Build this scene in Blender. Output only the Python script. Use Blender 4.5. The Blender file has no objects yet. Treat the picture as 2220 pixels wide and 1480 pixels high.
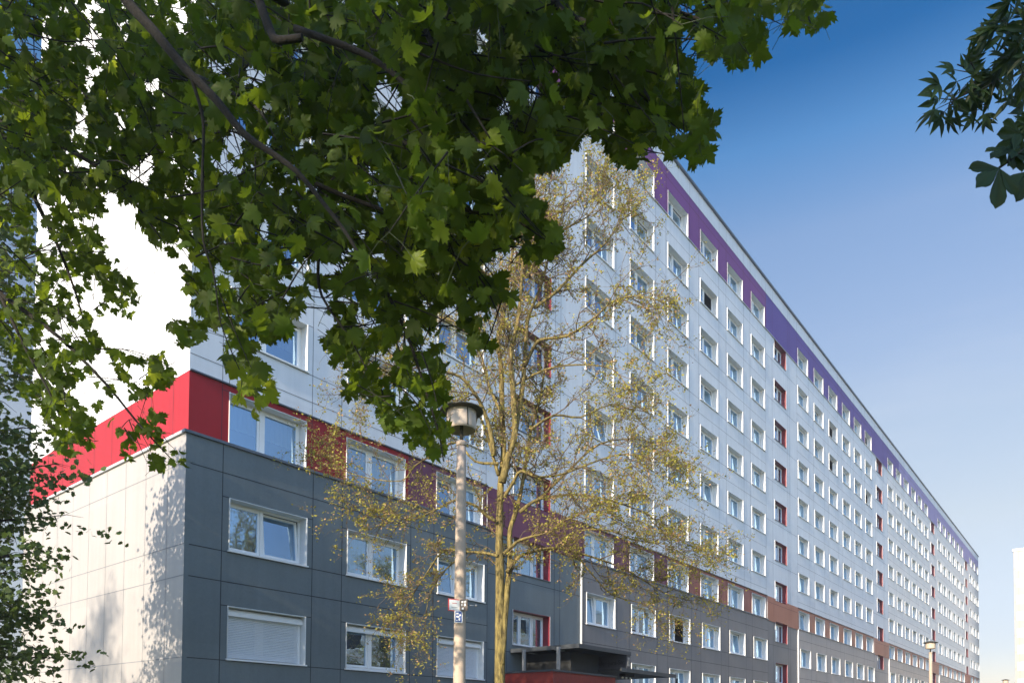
import bpy, math, random
import numpy as np
from mathutils import Vector, Matrix
R = random.Random(7)
NR = np.random.RandomState(11)
sc = bpy.context.scene
COL = sc.collection
EYE = 2.2
# ------------------------------------------------------------------ camera model
FPX, CY, PITCH, ROLL, YAW = 1601.7, 1523.9, .03117, -.00646, .8892
CAMP = Vector((-9.005, -17.733, EYE))
_c, _s = math.cos(YAW), math.sin(YAW)
RT = Vector((_c, -_s, 0)); F0 = Vector((_s, _c, 0)); UZ = Vector((0, 0, 1))
FW = F0*math.cos(PITCH) + UZ*math.sin(PITCH)
UP = -F0*math.sin(PITCH) + UZ*math.cos(PITCH)
IX = RT*math.cos(ROLL) - UP*math.sin(ROLL)
IY = RT*math.sin(ROLL) + UP*math.cos(ROLL)
def at(u, v, d):
    "point seen at photograph position u, v at distance d along the view"
    return CAMP + (FW + IX*((u-1110)/FPX) - IY*((v-CY)/FPX))*d
def px(p):
    q = Vector(p) - CAMP; d = q.dot(FW)
    if d < .05: return -9999, -9999
    return 1110 + FPX*q.dot(IX)/d, CY - FPX*q.dot(IY)/d
# ------------------------------------------------------------------ materials
def nodes(name):
    m = bpy.data.materials.new(name); m.use_nodes = True
    nt = m.node_tree; b = nt.nodes['Principled BSDF']
    return m, nt, b
def mat(name, col, rough=.6, var=.08, scale=6., bump=0., metal=0., spec=.5, stretch=None, col2=None, big=0.):
    m, nt, b = nodes(name)
    b.inputs['Roughness'].default_value = rough; b.inputs['Metallic'].default_value = metal
    b.inputs['Specular IOR Level'].default_value = spec
    tc = nt.nodes.new('ShaderNodeTexCoord'); mp = nt.nodes.new('ShaderNodeMapping')
    nt.links.new(tc.outputs['Object'], mp.inputs['Vector'])
    if stretch: mp.inputs['Scale'].default_value = stretch
    n = nt.nodes.new('ShaderNodeTexNoise'); n.inputs['Scale'].default_value = scale; n.inputs['Detail'].default_value = 6
    n.inputs['Roughness'].default_value = .65
    nt.links.new(mp.outputs['Vector'], n.inputs['Vector'])
    r = nt.nodes.new('ShaderNodeValToRGB')
    c2 = col2 or [min(1, x*(1+var)) for x in col]
    c1 = [x*(1-var) for x in col]
    r.color_ramp.elements[0].position = .3; r.color_ramp.elements[1].position = .7
    r.color_ramp.elements[0].color = (*c1, 1); r.color_ramp.elements[1].color = (*c2, 1)
    nt.links.new(n.outputs['Fac'], r.inputs['Fac'])
    out = r.outputs['Color']
    if big:
        n2 = nt.nodes.new('ShaderNodeTexNoise'); n2.inputs['Scale'].default_value = .35; n2.inputs['Detail'].default_value = 3
        nt.links.new(tc.outputs['Object'], n2.inputs['Vector'])
        mr = nt.nodes.new('ShaderNodeMapRange'); mr.inputs[1].default_value = .3; mr.inputs[2].default_value = .7
        mr.inputs[3].default_value = 1-big; mr.inputs[4].default_value = 1+big
        nt.links.new(n2.outputs['Fac'], mr.inputs[0])
        mx = nt.nodes.new('ShaderNodeMix'); mx.data_type = 'RGBA'; mx.blend_type = 'MULTIPLY'; mx.inputs[0].default_value = 1
        nt.links.new(out, mx.inputs[6]); nt.links.new(mr.outputs[0], mx.inputs[7]); out = mx.outputs[2]
        sn = nt.nodes.new('ShaderNodeVectorMath'); sn.operation = 'SNAP'; sn.inputs[1].default_value = (1.94, 3.7, 1.41); nt.links.new(tc.outputs['Object'], sn.inputs[0])
        wn = nt.nodes.new('ShaderNodeTexWhiteNoise'); nt.links.new(sn.outputs[0], wn.inputs['Vector'])
        m4 = nt.nodes.new('ShaderNodeMapping'); m4.inputs['Scale'].default_value = (4.5, 4.5, .22); nt.links.new(tc.outputs['Object'], m4.inputs['Vector'])
        n4 = nt.nodes.new('ShaderNodeTexNoise'); n4.inputs['Scale'].default_value = 1; n4.inputs['Detail'].default_value = 5; nt.links.new(m4.outputs[0], n4.inputs['Vector'])
        r4 = nt.nodes.new('ShaderNodeMapRange'); r4.inputs[1].default_value = .35; r4.inputs[2].default_value = .72; r4.inputs[3].default_value = 1.015; r4.inputs[4].default_value = .93; nt.links.new(n4.outputs['Fac'], r4.inputs[0])
        r5 = nt.nodes.new('ShaderNodeMapRange'); r5.inputs[3].default_value = .975; r5.inputs[4].default_value = 1.025; nt.links.new(wn.outputs['Value'], r5.inputs[0])
        mu = nt.nodes.new('ShaderNodeMath'); mu.operation = 'MULTIPLY'; nt.links.new(r4.outputs[0], mu.inputs[0]); nt.links.new(r5.outputs[0], mu.inputs[1])
        my = nt.nodes.new('ShaderNodeMix'); my.data_type = 'RGBA'; my.blend_type = 'MULTIPLY'; my.inputs[0].default_value = 1
        nt.links.new(out, my.inputs[6]); nt.links.new(mu.outputs[0], my.inputs[7]); out = my.outputs[2]
    nt.links.new(out, b.inputs['Base Color'])
    if bump:
        bp = nt.nodes.new('ShaderNodeBump'); bp.inputs['Strength'].default_value = bump; bp.inputs['Distance'].default_value = .02
        nt.links.new(n.outputs['Fac'], bp.inputs['Height']); nt.links.new(bp.outputs['Normal'], b.inputs['Normal'])
    return m
def leafmat(name, col, trans, rough=.45, var=.45, tw=.4):
    m, nt, b = nodes(name)
    b.inputs['Roughness'].default_value = rough; b.inputs['Specular IOR Level'].default_value = .16
    g = nt.nodes.new('ShaderNodeNewGeometry')
    r = nt.nodes.new('ShaderNodeValToRGB')
    r.color_ramp.elements[0].color = (*[c*(1-var) for c in col], 1)
    r.color_ramp.elements[1].color = (*[c*(1+var) for c in col], 1)
    nt.links.new(g.outputs['Random Per Island'], r.inputs['Fac'])
    tc = nt.nodes.new('ShaderNodeTexCoord'); n = nt.nodes.new('ShaderNodeTexNoise'); n.inputs['Scale'].default_value = 25
    nt.links.new(tc.outputs['Object'], n.inputs['Vector'])
    mx = nt.nodes.new('ShaderNodeMix'); mx.data_type = 'RGBA'; mx.blend_type = 'MULTIPLY'; mx.inputs[0].default_value = .5
    nt.links.new(r.outputs['Color'], mx.inputs[6]); nt.links.new(n.outputs['Fac'], mx.inputs[7])
    nt.links.new(mx.outputs[2], b.inputs['Base Color'])
    t = nt.nodes.new('ShaderNodeBsdfTranslucent'); t.inputs['Color'].default_value = (*trans, 1)
    ms = nt.nodes.new('ShaderNodeMixShader'); ms.inputs[0].default_value = tw
    o = nt.nodes['Material Output']
    nt.links.new(b.outputs[0], ms.inputs[1]); nt.links.new(t.outputs[0], ms.inputs[2]); nt.links.new(ms.outputs[0], o.inputs['Surface'])
    return m
def glassmat():
    m, nt, b = nodes('window_glass'); nt.nodes.remove(b)
    o = nt.nodes['Material Output']
    t = nt.nodes.new('ShaderNodeBsdfTransparent'); t.inputs['Color'].default_value = (.52, .57, .6, 1)
    g = nt.nodes.new('ShaderNodeBsdfGlossy'); g.inputs['Roughness'].default_value = .012; g.inputs['Color'].default_value = (.50, .74, 1, 1)
    tc = nt.nodes.new('ShaderNodeTexCoord'); n = nt.nodes.new('ShaderNodeTexNoise'); n.inputs['Scale'].default_value = 1.4
    nt.links.new(tc.outputs['Object'], n.inputs['Vector'])
    bp = nt.nodes.new('ShaderNodeBump'); bp.inputs['Strength'].default_value = .12; bp.inputs['Distance'].default_value = .02
    nt.links.new(n.outputs['Fac'], bp.inputs['Height']); nt.links.new(bp.outputs['Normal'], g.inputs['Normal'])
    f = nt.nodes.new('ShaderNodeFresnel'); f.inputs['IOR'].default_value = 1.6
    a = nt.nodes.new('ShaderNodeMath'); a.operation = 'ADD'; a.use_clamp = True; a.inputs[1].default_value = .5
    nt.links.new(f.outputs[0], a.inputs[0])
    ms = nt.nodes.new('ShaderNodeMixShader'); nt.links.new(a.outputs[0], ms.inputs[0])
    nt.links.new(t.outputs[0], ms.inputs[1]); nt.links.new(g.outputs[0], ms.inputs[2]); nt.links.new(ms.outputs[0], o.inputs['Surface'])
    return m
M = dict(
 white=mat('pale_panel', (.66, .68, .70), .55, .02, 3, big=.03),
 white2=mat('warmlit_pale_panel', (.74, .715, .685), .55, .02, 3, big=.03),  # warm light on the far sections put into the panel colour
 greyn=mat('neutral_grey_panel', (.195, .185, .182), .5, .05, 14, big=.06, spec=.3),
 grey=mat('slate_grey_panel', (.142, .170, .178), .5, .05, 14, big=.09, spec=.3),
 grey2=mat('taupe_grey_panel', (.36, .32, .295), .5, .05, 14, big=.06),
 grey3=mat('warmlit_grey_panel', (.50, .41, .345), .5, .05, 14, big=.05),  # far base panels, warm light likewise mixed into the colour
 gablelow=mat('cream_panel', (.355, .335, .32), .5, .02, 3, big=.03),
 red=mat('crimson_panel', (.31, .015, .020), .5, .04, 8, spec=.22, big=.05),
 plum=mat('plum_panel', (.165, .052, .09), .5, .04, 8, spec=.22, big=.05),
 brick=mat('brick_red_panel', (.31, .10, .072), .5, .04, 8, spec=.22, big=.05),
 terra=mat('terracotta_panel', (.40, .145, .085), .5, .04, 8, spec=.22, big=.05),
 magenta=mat('magenta_panel', (.24, .055, .17), .5, .04, 8, spec=.22, big=.04),
 purple=mat('purple_panel', (.17, .052, .20), .5, .04, 8, spec=.22, big=.04),
 violet=mat('violet_panel', (.10, .058, .25), .5, .04, 8, spec=.22, big=.04),
 violet_hazed=mat('hazed_violet_panel', (.25, .21, .42), .5, .04, 8, spec=.22, big=.04),  # violet paled by distance haze, painted into the colour
 jdark=mat('panel_joint', (.02, .024, .03), .8, .02),
 jmid=mat('panel_joint_light', (.20, .21, .225), .8, .02),
 jred=mat('panel_joint_red', (.10, .02, .03), .8, .02),
 coping=mat('zinc_coping', (.10, .12, .145), .4, .06, 20, metal=.3),
 copl=mat('pale_metal_coping', (.48, .5, .52), .4, .04, 20, metal=.2),
 pvc=mat('white_plastic', (.80, .80, .78), .35, .02, 4),
 reveal=mat('white_reveal', (.70, .71, .69), .5, .04, 5, big=.05),
 rredv=mat('red_reveal', (.17, .006, .014), .4, .05, 5),
 shutter=mat('roller_shutter_slats', (.72, .75, .78), .4, .03, 4),
 curtain=mat('net_curtain', (.62, .63, .60), .9, .12, 2.5, stretch=(9, 9, .25)),
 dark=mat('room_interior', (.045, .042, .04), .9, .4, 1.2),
 canopy=mat('shaded_canopy', (.02, .022, .022), .6, .2, 5),  # this and the edge darkened to carry the shade over the entrance
 canopyedge=mat('canopy_edge', (.04, .048, .056), .5, .1, 9),
 signface=mat('sign_face', (.05, .054, .066), .35, .1, 9),
 letter=mat('dark_lettering', (.004, .004, .005), .6, .1, 9),
 redwall=mat('oxide_red_wall', (.22, .022, .014), .6, .18, 5, big=.1),
 steel=mat('steel_post', (.35, .36, .36), .4, .1, 12, metal=.5),
 concrete=mat('lamp_concrete', (.44, .35, .27), .85, .14, 9, bump=.35, stretch=(1, 1, .35)),
 capm=mat('lamp_cap_metal', (.085, .075, .055), .6, .35, 14, metal=.2, bump=.2),
 diff=mat('lamp_diffuser', (.50, .41, .32), .35, .12, 9),
 bark=mat('maple_bark', (.011, .009, .006), .95, .3, 30, bump=.6),
 barkg=mat('twig_green', (.045, .06, .03), .8, .3, 30),
 barky=mat('lichen_bark', (.032, .024, .010), .95, .0, 17, bump=3.5, stretch=(1, 1, .3), col2=(.36, .28, .09)),
 ltwig=mat('brown_twig', (.13, .09, .05), .9, .35, 10),
 leaf=leafmat('maple_leaf', (.062, .102, .012), (.19, .265, .014), tw=.46, rough=.55),
 leafy=leafmat('young_sunlit_maple_leaf', (.15, .21, .02), (.55, .62, .04), tw=.5),
 leafd=leafmat('dense_leaf', (.045, .075, .022), (.09, .14, .02), tw=.3),
 leafb=leafmat('tree_leaf', (.095, .145, .05), (.15, .22, .04), tw=.3),
 leafc=leafmat('chestnut_leaf', (.022, .045, .014), (.05, .085, .012), tw=.3, var=.3),
 bud=leafmat('spring_leaf', (.42, .38, .07), (.45, .42, .06), tw=.35),
 bloom=leafmat('rosy_bud', (.50, .32, .16), (.4, .25, .1), tw=.3),
 grass=mat('lawn_grass', (.045, .075, .02), .95, .4, 3, bump=.5, big=.3),
 asphalt=mat('asphalt', (.055, .055, .057), .9, .2, 40, bump=.3),
 paver=mat('paving', (.26, .25, .23), .85, .15, 8, bump=.2),
 blockw=mat('cream_block_panel', (.36, .335, .31), .6, .03, 3),
 blockj=mat('block_joint', (.45, .30, .22), .8, .05),
 signw=mat('sign_white', (.82, .82, .78), .4, .02),
 signr=mat('sign_red', (.55, .05, .05), .4, .05),
 signb=mat('sign_blue', (.06, .10, .28), .4, .05),
 signk=mat('plate_dark', (.10, .075, .06), .5, .1),
)
M['glass'] = glassmat()
# ------------------------------------------------------------------ mesh helpers
class MB:
    def __init__(s): s.v = []; s.f = []; s.m = []; s.mats = []; s.sm = []
    def mi(s, m):
        if m not in s.mats: s.mats.append(m)
        return s.mats.index(m)
    def face(s, pts, m, smooth=False):
        n = len(s.v); s.v += [tuple(p) for p in pts]; s.f.append(tuple(range(n, n+len(pts)))); s.m.append(s.mi(m)); s.sm.append(smooth)
    def box(s, a, b, m, skip=''):
        x0, y0, z0 = a; x1, y1, z1 = b; n = len(s.v); k = s.mi(m)
        s.v += [(x0,y0,z0),(x1,y0,z0),(x1,y1,z0),(x0,y1,z0),(x0,y0,z1),(x1,y0,z1),(x1,y1,z1),(x0,y1,z1)]
        for nm, q in (('b',(0,3,2,1)),('t',(4,5,6,7)),('f',(0,1,5,4)),('r',(1,2,6,5)),('k',(2,3,7,6)),('l',(3,0,4,7))):
            if nm in skip: continue
            s.f.append(tuple(n+i for i in q)); s.m.append(k); s.sm.append(False)
    def tube(s, pts, rad, m, n=6, cap=True):
        pts = [Vector(p) for p in pts]; k = s.mi(m); base = len(s.v)
        prev = None
        for i, p in enumerate(pts):
            d = (pts[min(i+1, len(pts)-1)] - pts[max(i-1, 0)])
            d = d.normalized() if d.length > 1e-9 else Vector((0,0,1))
            if prev is None:
                a = d.orthogonal().normalized()
            else:
                a = (prev - d*prev.dot(d)); a = a.normalized() if a.length > 1e-6 else d.orthogonal().normalized()
            prev = a; b = d.cross(a)
            for j in range(n):
                t = 2*math.pi*j/n
                q = p + (a*math.cos(t) + b*math.sin(t))*rad[i]; s.v.append((q.x, q.y, q.z))
        for i in range(len(pts)-1):
            for j in range(n):
                a0 = base+i*n+j; a1 = base+i*n+(j+1) % n
                s.f.append((a0, a1, a1+n, a0+n)); s.m.append(k); s.sm.append(True)
        if cap:
            s.f.append(tuple(base+(len(pts)-1)*n+j for j in range(n))); s.m.append(k); s.sm.append(False)
            s.f.append(tuple(base+j for j in reversed(range(n)))); s.m.append(k); s.sm.append(False)
    def lathe(s, prof, c, m, n=28, cap=True):
        k = s.mi(m); base = len(s.v)
        for r, z in prof:
            for j in range(n):
                t = 2*math.pi*j/n; s.v.append((c[0]+r*math.cos(t), c[1]+r*math.sin(t), c[2]+z))
        for i in range(len(prof)-1):
            for j in range(n):
                a0 = base+i*n+j; a1 = base+i*n+(j+1) % n
                s.f.append((a0, a1, a1+n, a0+n)); s.m.append(k); s.sm.append(True)
        if cap:
            s.f.append(tuple(base+j for j in reversed(range(n)))); s.m.append(k); s.sm.append(False)
            s.f.append(tuple(base+(len(prof)-1)*n+j for j in range(n))); s.m.append(k); s.sm.append(False)
    def add(s, o, off=(0,0,0)):
        n = len(s.v); s.v += [(x+off[0], y+off[1], z+off[2]) for x, y, z in o.v]
        mm = [s.mi(m) for m in o.mats]
        s.f += [tuple(n+i for i in f) for f in o.f]; s.m += [mm[i] for i in o.m]; s.sm += o.sm
    def mesh(s, name):
        me = bpy.data.meshes.new(name); me.from_pydata(s.v, [], s.f)
        for m in s.mats: me.materials.append(m)
        me.polygons.foreach_set('material_index', s.m); me.polygons.foreach_set('use_smooth', s.sm)
        me.update(); return me
    def build(s, name, parent=None, loc=(0,0,0)):
        o = bpy.data.objects.new(name, s.mesh(name)); COL.objects.link(o); o.location = loc
        if parent: o.parent = parent
        return o
def tag(o, label=None, cat=None, group=None, kind=None):
    if label: o['label'] = label
    if cat: o['category'] = cat
    if group: o['group'] = group
    if kind: o['kind'] = kind
    return o
def empty(name, loc, rz=0):
    o = bpy.data.objects.new(name, None); COL.objects.link(o); o.location = loc; o.rotation_euler = (0,0,rz); return o
def link(me, name, parent, loc=(0,0,0)):
    o = bpy.data.objects.new(name, me); COL.objects.link(o); o.parent = parent; o.location = loc; return o
def leaves_mesh(name, tmpl, tris, P, X, Y, Z, S, m, parent, off):
    """many leaves as one mesh; P centres, X/Y/Z axes (n,3), S sizes"""
    P = np.asarray(P, float); n = len(P); T = np.asarray(tmpl, float); k = len(T)
    S = np.asarray(S, float)[:, None, None]
    V = P[:, None, :] + S*(T[None, :, 0:1]*X[:, None, :] + T[None, :, 1:2]*Y[:, None, :] + T[None, :, 2:3]*Z[:, None, :])
    V = V.reshape(-1, 3) - np.array(off)
    F = (np.asarray(tris)[None] + (np.arange(n)*k)[:, None, None]).reshape(-1, 3)
    me = bpy.data.meshes.new(name)
    me.vertices.add(len(V)); me.vertices.foreach_set('co', V.ravel())
    me.loops.add(F.size); me.loops.foreach_set('vertex_index', F.ravel().astype(np.int32))
    me.polygons.add(len(F)); me.polygons.foreach_set('loop_start', (np.arange(len(F))*3).astype(np.int32))
    try: me.polygons.foreach_set('loop_total', np.full(len(F), 3, np.int32))
    except Exception: pass
    me.materials.append(m); me.update(calc_edges=True); me.validate()
    o = bpy.data.objects.new(name, me); COL.objects.link(o)
    if parent: o.parent = parent
    return o
def unit(a): return a/np.maximum(np.linalg.norm(a, axis=1, keepdims=True), 1e-9)
def leaf_axes(n, droop=.7, face=None, fw=.0):
    "midrib Y tends down, blade normal Z random (optionally biased)"
    Y = unit(NR.normal(size=(n, 3))*np.array([.8, .8, .5]) + np.array([0, 0, -droop]))
    Zr = NR.normal(size=(n, 3))
    if face is not None: Zr = Zr + np.array(face)*fw
    Zr = Zr - Y*np.sum(Zr*Y, axis=1, keepdims=True); Z = unit(Zr); X = np.cross(Y, Z)
    return X, Y, Z
# ================================================================== BUILDING
L = 28.44
S0, DH, WW, WH = 1.70, 2.8, 2.38, 1.36
H = lambda z: z + EYE
PL, RB, PB, PT, RF = H(7.2), H(8.83), H(26.9), H(29.35), H(30.2)
DEPTH = 10.85
apt = empty('apartment_building', (0, 0, 0))
tag(apt, 'long eleven-storey apartment block with white panel facade, grey base, red band and purple top band', 'building')
wins = []      # (s, row)
stairs = []
for b in range(5):
    st = 12.85 + b*L
    stairs.append(st)
    for d in (-11.78, -7.98, -4.17): wins.append(st+d)
    for d in (4.95, 8.83, 12.72): wins.append(st+d) if b < 4 or True else None
wins = [w for w in wins if w + WW < 5*L + .0]
ROWS = list(range(-1, 10)); SROWS = list(range(-1, 9))
def wz(k): return H(S0 + DH*k)
def sz(k): return H(3.12 + DH*k)
zones = [(st-1.56, st+4.63) for st in stairs]
END = 5*L
def inzone(s): return any(a <= s < b for a, b in zones)
def base_mat(s):
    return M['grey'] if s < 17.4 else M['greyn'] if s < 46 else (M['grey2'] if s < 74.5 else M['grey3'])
def band_mat(s):
    return M['red'] if s < 7.4 else M['plum'] if s < 26 else M['brick'] if s < 39.7 else M['terra']
def top_mat(s):
    return M['magenta'] if s < 22 else M['purple'] if s < 39.8 else M['violet'] if s < 80 else M['violet_hazed']
parts = {k: MB() for k in ('wall', 'plinth', 'red_band', 'purple_band', 'parapet')}
PJ = .10
cuts = {0., END, 7.4, 26., 39.7, 74.5, 22., 39.8, 80.}
for w in wins: cuts |= {w, w+WW}
for st in stairs: cuts |= {st, st+WW, st-1.56, st+4.63}
cuts = sorted(c for c in cuts if 0 <= c <= END)
for a, b in zip(cuts, cuts[1:]):
    if b-a < 1e-4: continue
    mid = (a+b)/2; z = inzone(mid)
    op = []
    if any(w <= mid <= w+WW for w in wins): op = [(wz(k), wz(k)+WH) for k in ROWS]
    if any(s <= mid <= s+WW for s in stairs): op = [(sz(k), sz(k)+WH) for k in SROWS]
    lv = sorted({0., PL, RB, PB, PT, RF} | {x for o in op for x in o if 0 < x < RF})
    for z0, z1 in zip(lv, lv[1:]):
        zm = (z0+z1)/2
        if any(o[0] < zm < o[1] for o in op): continue
        if zm < PL: k, m, y = 'plinth', base_mat(mid), (0 if z else -PJ)
        elif zm < RB: k, m, y = 'red_band', band_mat(mid), (-.045 if z else 0)
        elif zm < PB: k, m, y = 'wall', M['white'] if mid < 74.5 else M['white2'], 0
        elif zm < PT: k, m, y = 'purple_band', top_mat(mid), -.02
        else: k, m, y = 'parapet', M['white'], -.03
        parts[k].face([(a,y,z0),(b,y,z0),(b,y,z1),(a,y,z1)], m)
# plinth end returns, ledges
pl = parts['plinth']
for a, b in zones:
    pl.face([(a,-PJ,0),(a,0,0),(a,0,PL),(a,-PJ,PL)], base_mat(a-1))
    pl.face([(b,0,0),(b,-PJ,0),(b,-PJ,PL),(b,0,PL)], M['copl'])  # end face coloured pale to read as sunlit
    rb = parts['red_band']; rb.face([(a,0,PL),(a,-.045,PL),(a,-.045,RB),(a,0,RB)], M['copl'])  # band edge also given a pale colour for its sunlit side
    rb.face([(a,-.045,RB),(b,-.045,RB),(b,0,RB),(a,0,RB)], M['coping'])
# gable and back
for k, z0, z1, m, x in (('plinth',0,PL,M['gablelow'],-PJ),('red_band',PL,RB,M['red'],0),('wall',RB,PB,M['white'],0),('purple_band',PB,PT,M['magenta'],-.02),('parapet',PT,RF,M['white'],-.03)):
    y1 = DEPTH + (PJ if k == 'plinth' else 0)
    parts[k].face([(x,y1,z0),(x,(-PJ if k=='plinth' else (-.03 if k=='parapet' else -.02 if k=='purple_band' else 0)),z0),(x,(-PJ if k=='plinth' else (-.03 if k=='parapet' else -.02 if k=='purple_band' else 0)),z1),(x,y1,z1)], m)
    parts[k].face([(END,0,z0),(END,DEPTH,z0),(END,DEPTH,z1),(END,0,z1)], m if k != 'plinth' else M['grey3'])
    parts[k].face([(END,y1,z0),(x,y1,z0),(x,y1,z1),(END,y1,z1)], M['white'] if k != 'plinth' else M['gablelow'])
pl.face([(-PJ,-PJ,0),(0,-PJ,0),(0,-PJ,PL),(-PJ,-PJ,PL)], M['grey'])
pl.face([(-PJ,-PJ,PL),(0,0,PL),(0,DEPTH,PL),(-PJ,DEPTH+PJ,PL)], M['copl'])
# joints -------------------------------------------------------------
JW = .011
def jmat(zm): return ('plinth', M['jdark']) if zm < PL else ('red_band', M['jred']) if zm < RB else ('wall', M['jmid']) if zm < PB else ('purple_band', M['jred']) if zm < PT else ('parapet', M['jmid'])
def yoff(k, z): return {'plinth': (0 if z else -PJ), 'red_band': (-.045 if z else 0), 'wall': 0, 'purple_band': -.02, 'parapet': -.03}[k] - .004
def hj(a, b, z, z_on):
    k, m = jmat(z); y = yoff(k, z_on); w = JW*(1 if a < 60 else 1.2)
    parts[k].face([(a,y,z-w),(b,y,z-w),(b,y,z+w),(a,y,z+w)], m)
def vj(s, z0, z1, z_on):
    for a, b in ((0,PL),(PL,RB),(RB,PB),(PB,PT),(PT,RF)):
        lo, hi = max(a, z0), min(b, z1)
        if hi-lo < .02: continue
        k, m = jmat((lo+hi)/2); y = yoff(k, z_on)
        parts[k].face([(s-JW,y,lo),(s+JW,y,lo),(s+JW,y,hi),(s-JW,y,hi)], m)
segs = []; c0 = 0
for a, b in zones: segs.append((c0, a, False)); segs.append((a, b, True)); c0 = b
segs.append((c0, END, False))
for k in ROWS:
    zf = wz(k) + 1.97; zs = wz(k) - .05
    for a, b, z in segs:
        if z:
            st = a + 1.56
            hj(a+.01, b-.01, wz(k)+1.1, True) if False else None
            ss = sz(k) if k in SROWS else None
            if ss:
                hj(a+.02, b-.02, ss-.28, True)
        else:
            if abs(zf-PL) > .1 and abs(zf-RB) > .1: hj(a+.02, b-.02, zf, False)
            if abs(zs-PL) > .2: hj(a+.02, b-.02, zs, False)
    for w in wins:
        hj(w-.19, w, wz(k)+WH, False); hj(w+WW, w+WW+.19, wz(k)+WH, False)
for w in wins:
    vj(w-.19, 0, RF, False); vj(w+WW+.19, 0, RF, False)
for st in stairs:
    vj(st+WW+.33, 0, RF, True); vj(st+WW+.72, 0, RF, True); vj(st-.35, 0, RF, True)
def gj(y, z0, z1):
    for a, b in ((0,PL),(PL,RB),(RB,PB),(PB,PT)):
        lo, hi = max(a,z0), min(b,z1); k, m = jmat((lo+hi)/2); x = (-PJ if k=='plinth' else -.02 if k=='purple_band' else 0)-.004
        m = M['jmid'] if k != 'red_band' else m
        parts[k].face([(x,y+.008,lo),(x,y-.008,lo),(x,y-.008,hi),(x,y+.008,hi)], m)
for i in range(9): gj(.8+1.2*i, 0, PT)
for k in range(-1, 10):
    for z in (wz(k)+1.97, wz(k)-.05):
        if abs(z-PL) < .1 or abs(z-RB) < .15 or z > PB: continue
        kk, m = jmat(z); x = (-PJ if kk=='plinth' else 0)-.004
        parts[kk].face([(x,DEPTH,z-JW),(x,-PJ if kk=='plinth' else 0,z-JW),(x,-PJ if kk=='plinth' else 0,z+JW),(x,DEPTH,z+JW)], M['jmid'])
for k in ('wall', 'plinth', 'red_band', 'purple_band', 'parapet'):
    parts[k].build({'parapet': 'parapet'}.get(k, k), apt)
# copings, roof
cp = MB()
for a, b, z in segs:
    if not z: cp.box((a-(.17 if a == 0 else 0), -PJ-.06, PL), (b, .0, PL+.07), M['coping'])
cp.box((-PJ-.06, 0, PL+.001), (0, DEPTH, PL+.071), M['copl'])
cp.build('ledge_coping', apt)
c2 = MB()
for a, b, z in segs:
    if z: continue
    c2.box((a, -.075, RB-.01), (b, 0, RB+.025), M['coping'])
c2.box((0, -.06, PB-.03), (END, -.021, PB), M['copl'])
c2.build('band_flashing', apt)
rc = MB(); rc.box((-.12, -.14, RF), (END+.1, DEPTH+.1, RF+.12), M['coping']); rc.build('roof', apt)
# interior
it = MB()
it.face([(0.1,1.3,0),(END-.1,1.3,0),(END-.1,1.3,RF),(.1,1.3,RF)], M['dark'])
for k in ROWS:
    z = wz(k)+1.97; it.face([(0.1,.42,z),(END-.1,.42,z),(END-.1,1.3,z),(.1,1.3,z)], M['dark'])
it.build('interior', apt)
# ---- windows
D = .29
def reveal(m, w=WW, h=WH):
    b = MB(); t = .018
    b.box((0,-.03,0), (t,D+.05,h), m); b.box((w-t,-.03,0), (w,D+.05,h), m); b.box((t,-.008,h-t), (w-t,D+.05,h), m)
    return b
def sill(w=WW, m=None):
    b = MB(); m = m or M['pvc']
    b.face([(-.03,-.07,-.005),(w+.03,-.07,-.005),(w+.03,D+.02,.045),(-.03,D+.02,.045)], m)
    b.face([(-.03,-.07,-.045),(w+.03,-.07,-.045),(w+.03,-.07,-.005),(-.03,-.07,-.005)], m)
    b.face([(-.03,0,-.045),(w+.03,0,-.045),(w+.03,-.07,-.045),(-.03,-.07,-.045)], m)
    for x in (-.03, w+.03): b.face([(x,-.07,-.045),(x,0,-.045),(x,D+.02,.045),(x,-.07,-.005)], m)
    return b
def rect_frame(b, x0, x1, z0, z1, y0, y1, t, m, T=None):
    bs = MB()
    bs.box((x0,y0,z0),(x0+t,y1,z1),m); bs.box((x1-t,y0,z0),(x1,y1,z1),m)
    bs.box((x0+t,y0,z0),(x1-t,y1,z0+t),m); bs.box((x0+t,y0,z1-t),(x1-t,y1,z1),m)
    if T: bs.v = [tuple(T @ Vector(p)) for p in bs.v]
    b.add(bs)
def sash(b, gl, x0, x1, z0, z1, tilt=0, swing=0):
    T = None; swing = -swing
    if tilt: T = Matrix.Translation((0,D+.06,z0)) @ Matrix.Rotation(-tilt, 4, 'X') @ Matrix.Translation((0,-D-.06,-z0))
    if swing: T = Matrix.Translation((x0,D+.06,0)) @ Matrix.Rotation(swing, 4, 'Z') @ Matrix.Translation((-x0,-D-.06,0))
    rect_frame(b, x0, x1, z0, z1, D+.0, D+.07, .065, M['pvc'], T)
    g = [(x0+.06,D+.035,z0+.06),(x1-.06,D+.035,z0+.06),(x1-.06,D+.035,z1-.06),(x0+.06,D+.035,z1-.06)]
    if T: g = [tuple(T @ Vector(p)) for p in g]
    gl.face(g, M['glass'])
def curtain(x0, x1, z0=.1, z1=1.3, y=D+.2, amp=.02, ph=0):
    b = MB(); n = int((x1-x0)/.05)
    for i in range(n):
        a = x0+(x1-x0)*i/n; c = x0+(x1-x0)*(i+1)/n
        b.face([(a,y+amp*math.sin(a*37+ph),z0),(c,y+amp*math.sin(c*37+ph),z0),(c,y+amp*math.sin(c*37+ph),z1),(a,y+amp*math.sin(a*37+ph),z1)], M['curtain'])
    return b
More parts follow.
